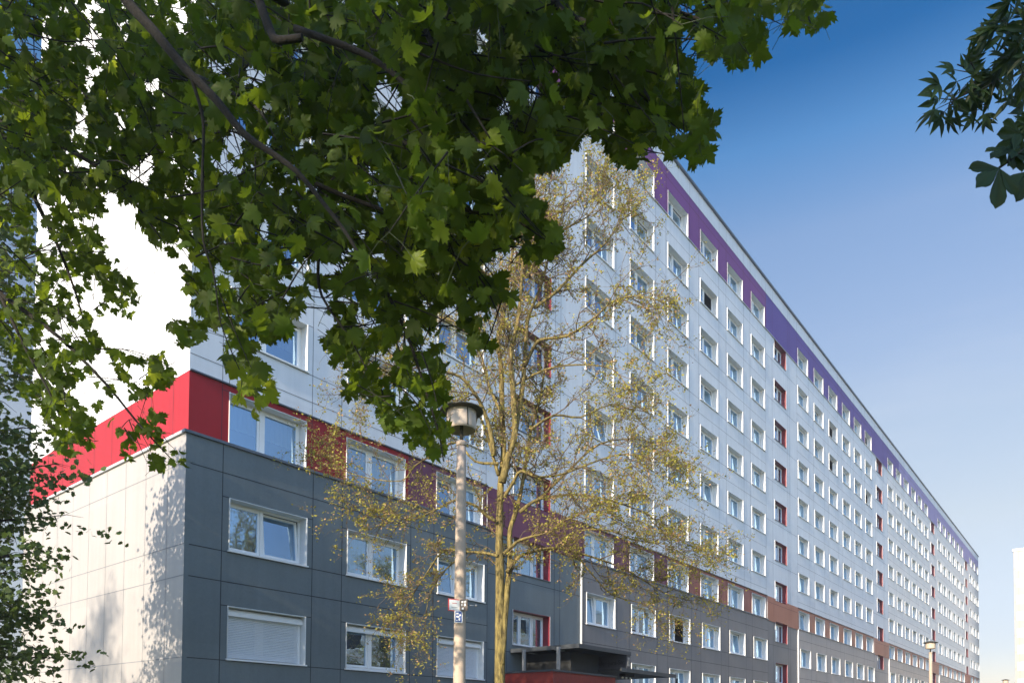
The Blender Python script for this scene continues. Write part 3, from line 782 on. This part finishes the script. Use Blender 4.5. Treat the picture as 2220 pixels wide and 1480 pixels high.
def join(objs, name):
    # merge meshes (same material) into the first
    V = []; F = []; n = 0
    for o in objs:
        me = o.data; co = np.empty(len(me.vertices)*3); me.vertices.foreach_get('co', co); V.append(co.reshape(-1,3))
        fi = np.empty(len(me.loops), np.int32); me.loops.foreach_get('vertex_index', fi); F.append(fi.reshape(-1,3)+n); n += len(me.vertices)
    m = objs[0].data.materials[0]; par = objs[0].parent
    V = np.concatenate(V); F = np.concatenate(F)
    for o in objs: bpy.data.objects.remove(o)
    me = bpy.data.meshes.new(name); me.vertices.add(len(V)); me.vertices.foreach_set('co', V.ravel())
    me.loops.add(F.size); me.loops.foreach_set('vertex_index', F.ravel().astype(np.int32))
    me.polygons.add(len(F)); me.polygons.foreach_set('loop_start', (np.arange(len(F))*3).astype(np.int32))
    me.materials.append(m); me.update(calc_edges=True); me.validate()
    o = bpy.data.objects.new(name, me); COL.objects.link(o); o.parent = par; return o
nleaf = sum(len(x) for x in leaf_P)
join(emit(leaf_P, 'leaves', M['leaf']), 'leaves')
yo = join(emit(yl_P, 'leaves', M['leafy']), 'leaves'); yo['label'] = 'bright yellow-green leaves, young ones and ones coloured as sunlit flecks'
# traced branches
mb = [([(150,-260),(240,-60),(280,0),(335,65),(405,150),(470,215),(530,290),(590,330),(640,375),(700,440),(760,520),(800,600)],3.1,3.0,.025,.005),
 ([(405,150),(425,200),(440,270),(438,400),(440,520),(460,600),(480,700),(520,800)],3.05,3.2,.008,.002),
 ([(425,165),(500,200),(560,240),(600,300)],3.7,3.4,.012,.003),
 ([(520,-260),(545,-60),(560,0),(585,70),(600,90),(655,80)],2.9,2.8,.020,.013),
 ([(-200,150),(-60,230),(0,285),(45,350),(75,430),(120,520),(160,620),(180,700)],5,5,.03,.004),
 ([(-260,560),(-60,600),(20,650),(130,730),(230,830),(300,920),(370,1000)],5.2,4.9,.022,.003),
 ([(0,640),(60,760),(120,880),(140,960)],5.2,5.0,.012,.003),
 ([(-100,240),(100,300),(240,380),(300,450),(350,520)],4.7,4.5,.02,.003),
 ([(860,-200),(900,0),(950,120),(1000,200),(1060,300)],3.0,2.9,.016,.003),
 ([(1160,-200),(1200,0),(1290,60),(1350,120),(1400,200),(1450,290)],3.1,3.0,.018,.003),
 ([(1400,-200),(1440,0),(1510,40),(1560,90)],3.2,3.1,.014,.003),
 ([(1650,-260),(1720,-40),(1750,20),(1760,50)],3.3,3.2,.008,.003),
 ([(640,375),(740,420),(860,470),(960,540),(1040,600),(1080,680)],3.5,3.6,.012,.003),
 ([(760,520),(820,600),(880,720),(920,830),(950,930),(960,1000)],3.6,3.6,.011,.003),
 ([(860,290),(920,360),(990,450),(1100,470),(1180,520)],3.1,3.2,.012,.003),
 ([(640,60),(800,120),(900,200),(1000,260),(1080,370)],3.3,3.0,.016,.003),
 ([(700,440),(690,560),(700,640),(760,740),(800,820)],3.6,3.7,.010,.003)]
br = MB()
crown_hub = mt_base + Vector((1.5, .4, 6.2))
br.tube([Vector((0,0,0)), Vector((.05,0,2)), Vector((.3,.1,4.5)), crown_hub-mt_base, Vector((2.2,.6,9.5)), Vector((2.4,.7,12))], [.34,.27,.24,.2,.12,.05], M['bark'], 14)
for pth, d0, d1, r0, r1 in mb:
    n = len(pth); pts = [at(a+R.gauss(0,2), b+R.gauss(0,2), d0+(d1-d0)*i/(n-1)) for i, (a, b) in enumerate(pth)]
    if pth[0][1] < -150 or pth[0][0] < -150:
        mid = (pts[0]+crown_hub)/2 + Vector((0,0,1.0)); pts = [crown_hub, mid] + pts; rad0 = [.10, r0*1.4+.01]
    else: rad0 = []
    q = resample(pts, 3); m = len(q); k0 = len(rad0)*3
    rad = [(.10+(r0-.10)*i/max(k0,1)) if i < k0 else (r0+(r1-r0)*(i-k0)/max(m-1-k0,1)) for i in range(m)]
    br.tube([p-mt_base for p in q], rad, M['bark'], 8)
br.build('branches', maple); tw.build('twigs', maple)
# unseen crown behind the viewer, added to shade the visible leaves
def crown_pts(n, c, r, clumps, cr, seed):
    rs = np.random.RandomState(seed); C = []
    while len(C) < clumps:
        p = rs.normal(size=3); p /= np.linalg.norm(p); p *= rs.uniform(.35, 1)**(1/2.2); C.append(p)
    C = np.array(C)*np.array(r) + np.array(c)
    idx = rs.randint(0, clumps, n); P = C[idx] + rs.normal(size=(n,3))*cr*np.array([1,1,.6]); return P, C
def crown(name, n, c, r, clumps, cr, smin, smax, m, parent, seed, tm=(SL, ST), lim=None):
    P, C = crown_pts(n, c, r, clumps, cr, seed)
    if lim is not None: P = P[lim(P)]
    n = len(P); X, Y, Z = leaf_axes(n, .3)
    leaves_mesh(name, tm[0], tm[1], P, X, Y, Z, NR.uniform(smin, smax, n), m, parent, (0,0,0)); return C
def notview(P):
    W = P + np.array(mt_base) - np.array(CAMP); d = W @ np.array(FW); return (d < .9) | (d < 0)
cc = crown('leaves', 9000, (-1.5, 2.2, 9.6), (5.5, 4.1, 5.2), 110, .55, .16, .30, M['leafd'], maple, 3, lim=notview)
lb = MB()
for i, c in enumerate(cc[::5]):
    a = crown_hub-mt_base; b_ = Vector(c); lb.tube(resample([a, (a+b_)/2+Vector((0,0,.4)), b_], 2), [.08,.065,.05,.03,.012], M['bark'], 5)
lb.build('limbs', maple)
# ================================================================== CHESTNUT at right
ch_base = at(2700, 1480, 6.0); ch_base.z = 0
chest = empty('chestnut_tree', ch_base); tag(chest, 'dark pointed and palmate chestnut leaves hanging into the top right corner against the sky', 'tree')
def leaflet(prof, zc): 
    P = [(0,0,0)] + [(w,y,zc*w) for y, w in prof] + [(0,1,-.08)] + [(-w,y,zc*w) for y, w in reversed(prof)]
    n = len(P); return P, [(0,i,i+1) for i in range(1, n-1)]
lanc, lt = leaflet([(.2,.09),(.45,.135),(.7,.09)], .25); obov, ot = leaflet([(.3,.08),(.55,.19),(.75,.225),(.9,.18),(.97,.10)], .15)
cP, cX, cY, cZ, cS = [], [], [], [], []; oL = [[] for _ in range(5)]
ctw = MB()
def palmate(p, tip, nrm, size, n, store):
    tip = tip.normalized(); nrm = (nrm - tip*nrm.dot(tip)).normalized(); side = tip.cross(nrm)
    for i in range(n):
        a = (i-(n-1)/2)*(2.3/(n-1)) + R.gauss(0,.06); y = tip*math.cos(a) + side*math.sin(a) + nrm*R.gauss(0,.12); y.normalize()
        z = (nrm - y*nrm.dot(y)).normalized(); x = y.cross(z); s = size*(1-.28*abs(i-(n-1)/2)/((n-1)/2))*R.uniform(.9,1.08)
        store[0].append(tuple(p-ch_base)); store[1].append(tuple(x)); store[2].append(tuple(y)); store[3].append(tuple(z)); store[4].append(s)
sA = (cP,cX,cY,cZ,cS)
def cluster(u, v, ru, rv, n, d, size):
    for _ in range(n):
        a = R.uniform(0, 6.283); r = R.random()**.6
        uu = u + ru*r*math.cos(a); vv = v + rv*r*math.sin(a); p = at(uu, vv, d+R.uniform(-.4,.5))
        out = IX*math.cos(a)*.8 - IY*(math.sin(a)*.6+.35) + FW*R.gauss(0,.4) + IX*R.gauss(-.1,.3)
        palmate(p, out, -FW + Vector((R.gauss(0,.5),R.gauss(0,.5),R.gauss(0,.5))), size*R.uniform(.8,1.1), R.choice([3,5,5]), sA)
        if R.random() < .5: ctw.tube([at(u+ru*.5, v-rv*.2, d)-ch_base, p-ch_base], [.004,.002], M['bark'], 4, cap=False)
cluster(2090, 170, 56, 50, 15, 4.6, .15); cluster(2048, 225, 46, 40, 11, 4.6, .15); cluster(2125, 235, 26, 28, 7, 4.6, .12)
cluster(2180, 80, 40, 54, 12, 4.4, .14); cluster(2205, 170, 26, 60, 10, 4.4, .14); cluster(2240, 90, 34, 110, 22, 4.4, .14); cluster(2160, 120, 44, 54, 9, 4.5, .14); cluster(2200, 40, 24, 40, 12, 4.4, .13); cluster(2150, 180, 30, 40, 10, 4.6, .12); cluster(2230, 260, 16, 50, 10, 4.4, .12)
sB = ([],[],[],[],[])
p = at(2166, 364, 2.9); palmate(p, (IX*-.45 - IY*.9 - FW*.05), -FW + UZ*.2, .17, 4, sB)
for a in (.2, 2.4, 2.9):
    d_ = IX*math.cos(a) - IY*math.sin(a)*-1; palmate(at(2190+R.gauss(0,8), 320+R.gauss(0,12), 3.0), d_*-1 if a > 2 else d_, -FW+UZ*.3, .12, 3, sB)
palmate(at(2225, 372, 3.0), -IY + IX*.2, -FW + IX*.1, .15, 5, sB); palmate(at(2215, 290, 3.1), -IY*.7 - IX*.8, -FW + IX*.6, .13, 5, sB)
palmate(at(2195, 325, 3.0), -IX*.8 - IY*.1, -FW + UZ*.7, .12, 4, sB)
for st_, tm, tr in ((sA, lanc, lt), (sB, obov, ot)):
    o = leaves_mesh('leaves', tm, tr, np.array(st_[0]), np.array(st_[1]), np.array(st_[2]), np.array(st_[3]), st_[4], M['leafc'], chest, (0,0,0))
hub = Vector((0,0,6.0))
ctw.tube([(0,0,0),(0,0,2.5),tuple(hub),(0.1,0,9)], [.26,.21,.16,.05], M['bark'], 12)
for q, d, r in (([(2330,60),(2240,110),(2180,150),(2120,190),(2070,215)],4.6,.012),([(2330,100),(2240,60),(2190,70)],4.5,.01),([(2330,250),(2250,300),(2200,340),(2166,364)],3.0,.009),([(2140,185),(2100,150),(2075,140)],4.6,.006),([(2250,330),(2225,372)],3.0,.004)):
    pts = [at(a, b, d)-ch_base for a, b in q]
    if q[0][0] > 2300: pts = [hub, (hub+pts[0])/2+Vector((0,0,.5))] + pts; rr = [.07,.04]
    else: rr = []
    rad = rr + [r*(1-.6*i/len(q)) for i in range(len(q))]
    ctw.tube(pts, rad, M['bark'], 7)
ctw.build('branches', chest)
# ================================================================== LEAFY TREE at left
mini = [(0,0),(.3,-.12),(.32,.1),(.62,.25),(.38,.42),(.42,.62),(0,1.0)]
mo = [(0,.3,.0)] + [(x,y,-.2*x*x) for x, y in mini] + [(-x,y,-.2*x*x) for x, y in reversed(mini[1:-1])]
mtri = [(0,1+i,1+(i+1) % (len(mo)-1)) for i in range(len(mo)-1)]
def leafy(name, base, hub_h, arms, label, seed, m, size=(.05,.085), per=60, spread=.17, trunk=.2, group=None, kind=None):
    e = empty(name, base); tag(e, label, 'tree', group); rs = random.Random(seed); w = MB(); PP = []
    B = Vector(base); top = max(a[-1][2] for a in arms)
    w.tube(resample([Vector((0,0,0)), Vector((.05,.03,hub_h*.5)), Vector((0,.05,hub_h)), Vector((.1,0,top*.9))], 3), [trunk*(1.25-1.05*i/9) for i in range(10)], M['bark'], 10)
    for arm in arms:
        pts = resample([Vector(p) for p in arm], 3); n = len(pts)
        w.tube(pts, [trunk*.35*(1-.88*i/(n-1)) for i in range(n)], M['bark'], 5, cap=False)
        for i in range(1, n):
            t = i/(n-1)
            for _ in range(2):
                d = Vector((rs.gauss(0,1), rs.gauss(0,1), rs.gauss(-.15,.35))).normalized() + (pts[i]-pts[i-1]).normalized()*.6
                ln = rs.uniform(.35, .9)*(1.2-.5*t); q = pts[i] + d.normalized()*ln + Vector((0,0,-.1*ln))
                w.tube([pts[i], (pts[i]+q)/2+Vector((0,0,.04)), q], [.009,.006,.002], M['bark'], 3, cap=False)
                cc_ = [pts[i].lerp(q, rs.uniform(.3,1.05)) + Vector((rs.gauss(0,spread), rs.gauss(0,spread), rs.gauss(-.02,spread*.5))) for _ in range(max(2, per//30))]
                for k in range(per//5):
                    c = rs.choice(cc_); PP.append(tuple(c + Vector((rs.gauss(0,.11), rs.gauss(0,.11), rs.gauss(-.01,.05)))))
    w.build('trunk', e); n = len(PP)
    Y = unit(NR.normal(size=(n,3))*.8 + np.array([0,0,-.35])); Zr = NR.normal(size=(n,3))*.6 + np.array([0,0,1.]); Zr -= Y*np.sum(Zr*Y,axis=1,keepdims=True); Z = unit(Zr); X = np.cross(Y, Z)
    leaves_mesh('crown', mo, mtri, np.array(PP), X, Y, Z, NR.uniform(size[0], size[1], n), m, e, (0,0,0)); return e, n
lt_b = Vector((-7.4, -2.3, 0)); arms = []
RA = random.Random(21)
targets = [(150,1010,11),(165,1120,11.3),(150,1195,11),(80,1240,10.6),(110,1330,11.2),(170,1425,11.2),(60,1010,11.6),(90,930,11.4),(40,860,11),(60,760,12),(20,650,11.5),(40,560,12),(20,1400,11),(40,1120,12),(10,900,10.6),(30,300,12.5),(10,450,11.5),(0,1320,10.8),(55,1390,11.6),(20,1200,11.8),(0,700,12.2),(70,1060,10.8),(0,1050,10.5)]
for u, v, d in targets:
    t = at(u-60, v, d) - lt_b; h0 = max(2.0, t.z*.72 - .2)
    s0 = Vector((0,0,min(h0, t.z-.2))); arms.append([tuple(s0), tuple(s0.lerp(t,.45)+Vector((RA.gauss(0,.2),RA.gauss(0,.2),.5))), tuple(t)])
for i in range(80):
    a = RA.uniform(0, 6.283); z = RA.uniform(2.5, 12.3); r = 3.9*math.sqrt(max(.05, 1-((z-6.3)/6.6)**2))*RA.uniform(.7,1)
    t = Vector((r*math.cos(a), r*math.sin(a), z))
    if px(t+lt_b)[0] > 40: continue
    s0 = Vector((0,0,max(1.8, z*.75-.6))); arms.append([tuple(s0), tuple(s0.lerp(t,.5)+Vector((0,0,.4))), tuple(t)])
e_, nlt = leafy('leafy_tree', tuple(lt_b), 4, arms, 'leafy green tree at the left edge beside the sunlit end wall, its branches reaching right', 4, M['leafb'], size=(.06,.10), per=240, trunk=.2, spread=.24)
PC, _ = crown_pts(15000, (0, .1, 7.4), (3.3, 3.5, 4.8), 90, .42, 77)
PC = np.array([p for p in PC if px(Vector(p)+lt_b)[0] < 25])
Xc, Yc_, Zc = leaf_axes(len(PC), .3); leaves_mesh('crown', mo, mtri, PC, Xc, Yc_, Zc, NR.uniform(.09, .16, len(PC)), M['leafb'], e_, (0,0,0))
# trees whose shadows fall on the end wall / behind / far
def cone_tree(name, base, h, r, seed, label, n=7000, cone=True, size=(.12,.26), group=None):
    e = empty(name, base); tag(e, label, 'tree', group); rs = np.random.RandomState(seed)
    w = MB(); w.tube([(0,0,0),(0.1,0,h*.5),(0,0,h*.97)], [.28,.16,.02], M['bark'], 8); w.build('trunk', e)
    if cone:
        t = rs.uniform(0,1,n)**.8; z = h*(1-t)*.88 + h*.12*1; rad = r*t**.8*(.75+.25*np.sin(z*2.3+rs.uniform(0,6)))*rs.uniform(.2,1,n)**.5; a = rs.uniform(0,6.283,n)
        rad *= 1+.25*np.sin(a*3+z)
        P = np.stack([rad*np.cos(a), rad*np.sin(a), z-rad*.15], 1)
    else:
        P, _ = crown_pts(n, (0,0,h*.62), (r,r,h*.36), 60, r*.16, seed)
    X, Y, Z = leaf_axes(n, .3); leaves_mesh('crown', SL, ST, P, X, Y, Z, NR.uniform(size[0], size[1], n), M['leafd'], e, (0,0,0)); return e
cone_tree('lime_tree', (-36, 3.2, 0), 19.3, 3.1, 5, 'tall lime tree standing off beyond the end wall, casting the blurred shadow on it', 12000, cone=False)
cone_tree('leafy_tree', (-4.5, 27, 0), 10.5, 4.2, 6, 'dark dense tree behind the end wall at the lower left corner', 11000, cone=False)
cone_tree('leafy_tree', (164, -5.5, 0), 12.5, 3.2, 8, 'small round dark tree just beyond the far end of the long facade', 3500, cone=False, size=(.25,.5))
cone_tree('leafy_tree', (175, -7.8, 0), 8.6, 2.6, 9, 'low green tree in the far gap between the two buildings', 2000, cone=False, size=(.25,.5))
# bare trees across the lawn, mirrored in windows: copies of the spring tree
def copy_tree(o, parent=None):
    c = o.copy(); COL.objects.link(c)
    if parent: c.parent = parent
    for ch in list(o.children): copy_tree(ch, c)
    return c
for x, y, rz, s, lab in ((8,-27,1.0,1.25,'tree opposite the near end of the facade, seen mirrored in its windows'),(20,-31,2.4,1.35,'tree across the lawn opposite the entrance canopy'),(34,-30,4.1,1.2,'tree across the lawn opposite the second stairwell'),(50,-33,5.2,1.4,'tree across the lawn farthest along the road')):
    c = copy_tree(tree); c.location = (x,y,0); c.rotation_euler = (0,0,rz); c.scale = (s,s,s); tag(c, lab, 'tree', 'spring trees across the lawn')
hz = bpy.data.materials.new('haze'); hz.use_nodes = True; hn = hz.node_tree; hn.nodes.clear()
ho = hn.nodes.new('ShaderNodeOutputMaterial'); hv = hn.nodes.new('ShaderNodeVolumePrincipled'); hv.inputs['Color'].default_value = (.86, .91, 1, 1); hv.inputs['Density'].default_value = .0012; hv.inputs['Anisotropy'].default_value = .3
hn.links.new(hv.outputs[0], ho.inputs['Volume'])
hb = MB(); hb.box((-75,-75,-1),(240,60,33.2), hz); tag(hb.build('haze'), kind='stuff')
# ================================================================== LIGHT
EL = math.radians(20); AZ = math.radians(2.3)
sd = Vector((-math.cos(EL)*math.cos(AZ), -math.cos(EL)*math.sin(AZ), math.sin(EL)))
ld = bpy.data.lights.new('sun', 'SUN'); ld.energy = 2.95; ld.angle = math.radians(.53); ld.color = (1, .86, .68)
lo = bpy.data.objects.new('sun', ld); COL.objects.link(lo); lo.rotation_euler = sd.to_track_quat('Z', 'Y').to_euler(); lo.location = (-60,-20,40)
w = bpy.data.worlds.new('World'); sc.world = w; w.use_nodes = True; nt = w.node_tree
sky = nt.nodes.new('ShaderNodeTexSky'); sky.sky_type = 'NISHITA'; sky.sun_disc = False; sky.sun_elevation = EL
sky.sun_rotation = math.atan2(sd.x, sd.y); sky.altitude = 60; sky.air_density = 1.0; sky.dust_density = .6; sky.ozone_density = 3.0
tcw = nt.nodes.new('ShaderNodeTexCoord'); sx = nt.nodes.new('ShaderNodeSeparateXYZ'); nt.links.new(tcw.outputs['Generated'], sx.inputs[0])
cr = nt.nodes.new('ShaderNodeValToRGB'); nt.links.new(sx.outputs[2], cr.inputs['Fac'])
def lin(c): c /= 255; return c/12.92 if c < .04045 else ((c+.055)/1.055)**2.4
SKY = [(.094,(1.187,1.751,2.019),(236,247,255)),(.245,(.63,1.097,1.722),(214,229,243)),(.351,(.431,.781,1.352),(186,208,235)),(.442,(.337,.614,1.097),(163,190,228)),(.537,(.256,.484,.892),(136,172,218)),(.605,(.212,.407,.763),(86,146,206)),(.657,(.204,.371,.711),(26,106,175)),(.8,(.19,.35,.68),(20,98,166))]
el = cr.color_ramp.elements
for i, (z, a, t) in enumerate(SKY):
    e = el[i] if i < 2 else el.new(z)
    e.position = z; e.color = (*[lin(q)/p/1.68*.7 for p, q in zip(a, t)], 1)
vm = nt.nodes.new('ShaderNodeVectorMath'); vm.operation = 'SCALE'; vm.inputs['Scale'].default_value = 1/.7; nt.links.new(cr.outputs[0], vm.inputs[0])
dt = nt.nodes.new('ShaderNodeVectorMath'); dt.operation = 'DOT_PRODUCT'; dt.inputs[1].default_value = (.9, .4, 0); nt.links.new(tcw.outputs['Generated'], dt.inputs[0])
mr = nt.nodes.new('ShaderNodeMapRange'); mr.inputs[1].default_value = -.25; mr.inputs[2].default_value = .2; nt.links.new(dt.outputs['Value'], mr.inputs[0])
mx = nt.nodes.new('ShaderNodeMix'); mx.data_type = 'RGBA'; mx.inputs[6].default_value = (1.34, 1.28, 1.27, 1); nt.links.new(mr.outputs[0], mx.inputs[0]); nt.links.new(vm.outputs[0], mx.inputs[7])
ds = nt.nodes.new('ShaderNodeVectorMath'); ds.operation = 'DOT_PRODUCT'; ds.inputs[1].default_value = (-1, 0, 0); nt.links.new(tcw.outputs['Generated'], ds.inputs[0])
m2 = nt.nodes.new('ShaderNodeMapRange'); m2.inputs[1].default_value = .35; m2.inputs[2].default_value = .9; m2.inputs[3].default_value = 1; m2.inputs[4].default_value = .52; nt.links.new(ds.outputs['Value'], m2.inputs[0])
v2 = nt.nodes.new('ShaderNodeVectorMath'); v2.operation = 'SCALE'; nt.links.new(mx.outputs[2], v2.inputs[0]); nt.links.new(m2.outputs[0], v2.inputs['Scale'])
mm = nt.nodes.new('ShaderNodeMix'); mm.data_type = 'RGBA'; mm.blend_type = 'MULTIPLY'; mm.inputs[0].default_value = 1; nt.links.new(sky.outputs[0], mm.inputs[6]); nt.links.new(v2.outputs[0], mm.inputs[7])
mp = nt.nodes.new('ShaderNodeMapping'); mp.inputs['Rotation'].default_value = (math.radians(8), math.radians(-7), 0); mp.inputs['Scale'].default_value = (1.3, 1.3, 9); nt.links.new(tcw.outputs['Generated'], mp.inputs['Vector'])
cn = nt.nodes.new('ShaderNodeTexNoise'); cn.inputs['Scale'].default_value = 1.6; cn.inputs['Detail'].default_value = 7; cn.inputs['Roughness'].default_value = .6; nt.links.new(mp.outputs[0], cn.inputs['Vector'])
cm = nt.nodes.new('ShaderNodeMapRange'); cm.inputs[1].default_value = .48; cm.inputs[2].default_value = .75; cm.inputs[3].default_value = 0; cm.inputs[4].default_value = .16; nt.links.new(cn.outputs['Fac'], cm.inputs[0])
cz = nt.nodes.new('ShaderNodeMapRange'); cz.inputs[1].default_value = .6; cz.inputs[2].default_value = .3; nt.links.new(sx.outputs[2], cz.inputs[0])
cf = nt.nodes.new('ShaderNodeMath'); cf.operation = 'MULTIPLY'; nt.links.new(cm.outputs[0], cf.inputs[0]); nt.links.new(cz.outputs[0], cf.inputs[1])
cx_ = nt.nodes.new('ShaderNodeMix'); cx_.data_type = 'RGBA'; nt.links.new(cf.outputs[0], cx_.inputs[0]); nt.links.new(mm.outputs[2], cx_.inputs[6]); cx_.inputs[7].default_value = (1.9, 1.95, 2.1, 1)
nt.links.new(cx_.outputs[2], nt.nodes['Background'].inputs[0]); nt.nodes['Background'].inputs[1].default_value = .15
# ================================================================== CAMERA
cd = bpy.data.cameras.new('camera'); co = bpy.data.objects.new('camera', cd); COL.objects.link(co)
cd.sensor_width = 36; cd.lens = FPX/2220*36; cd.shift_y = (CY-740)/2220; cd.clip_end = 6000; cd.clip_start = .05
mw = Matrix(((IX.x, IY.x, -FW.x, CAMP.x), (IX.y, IY.y, -FW.y, CAMP.y), (IX.z, IY.z, -FW.z, CAMP.z), (0,0,0,1)))
co.matrix_world = mw
cd.dof.use_dof = True; cd.dof.focus_distance = 22; cd.dof.aperture_fstop = 8
sc.camera = co
sc.view_settings.view_transform = 'Standard'; sc.view_settings.look = 'None'; sc.view_settings.exposure = 1.65; sc.view_settings.gamma = 1
print('leaves', nleaf, 'spring', NSPR, 'left', nlt, 'sprays', cnt)
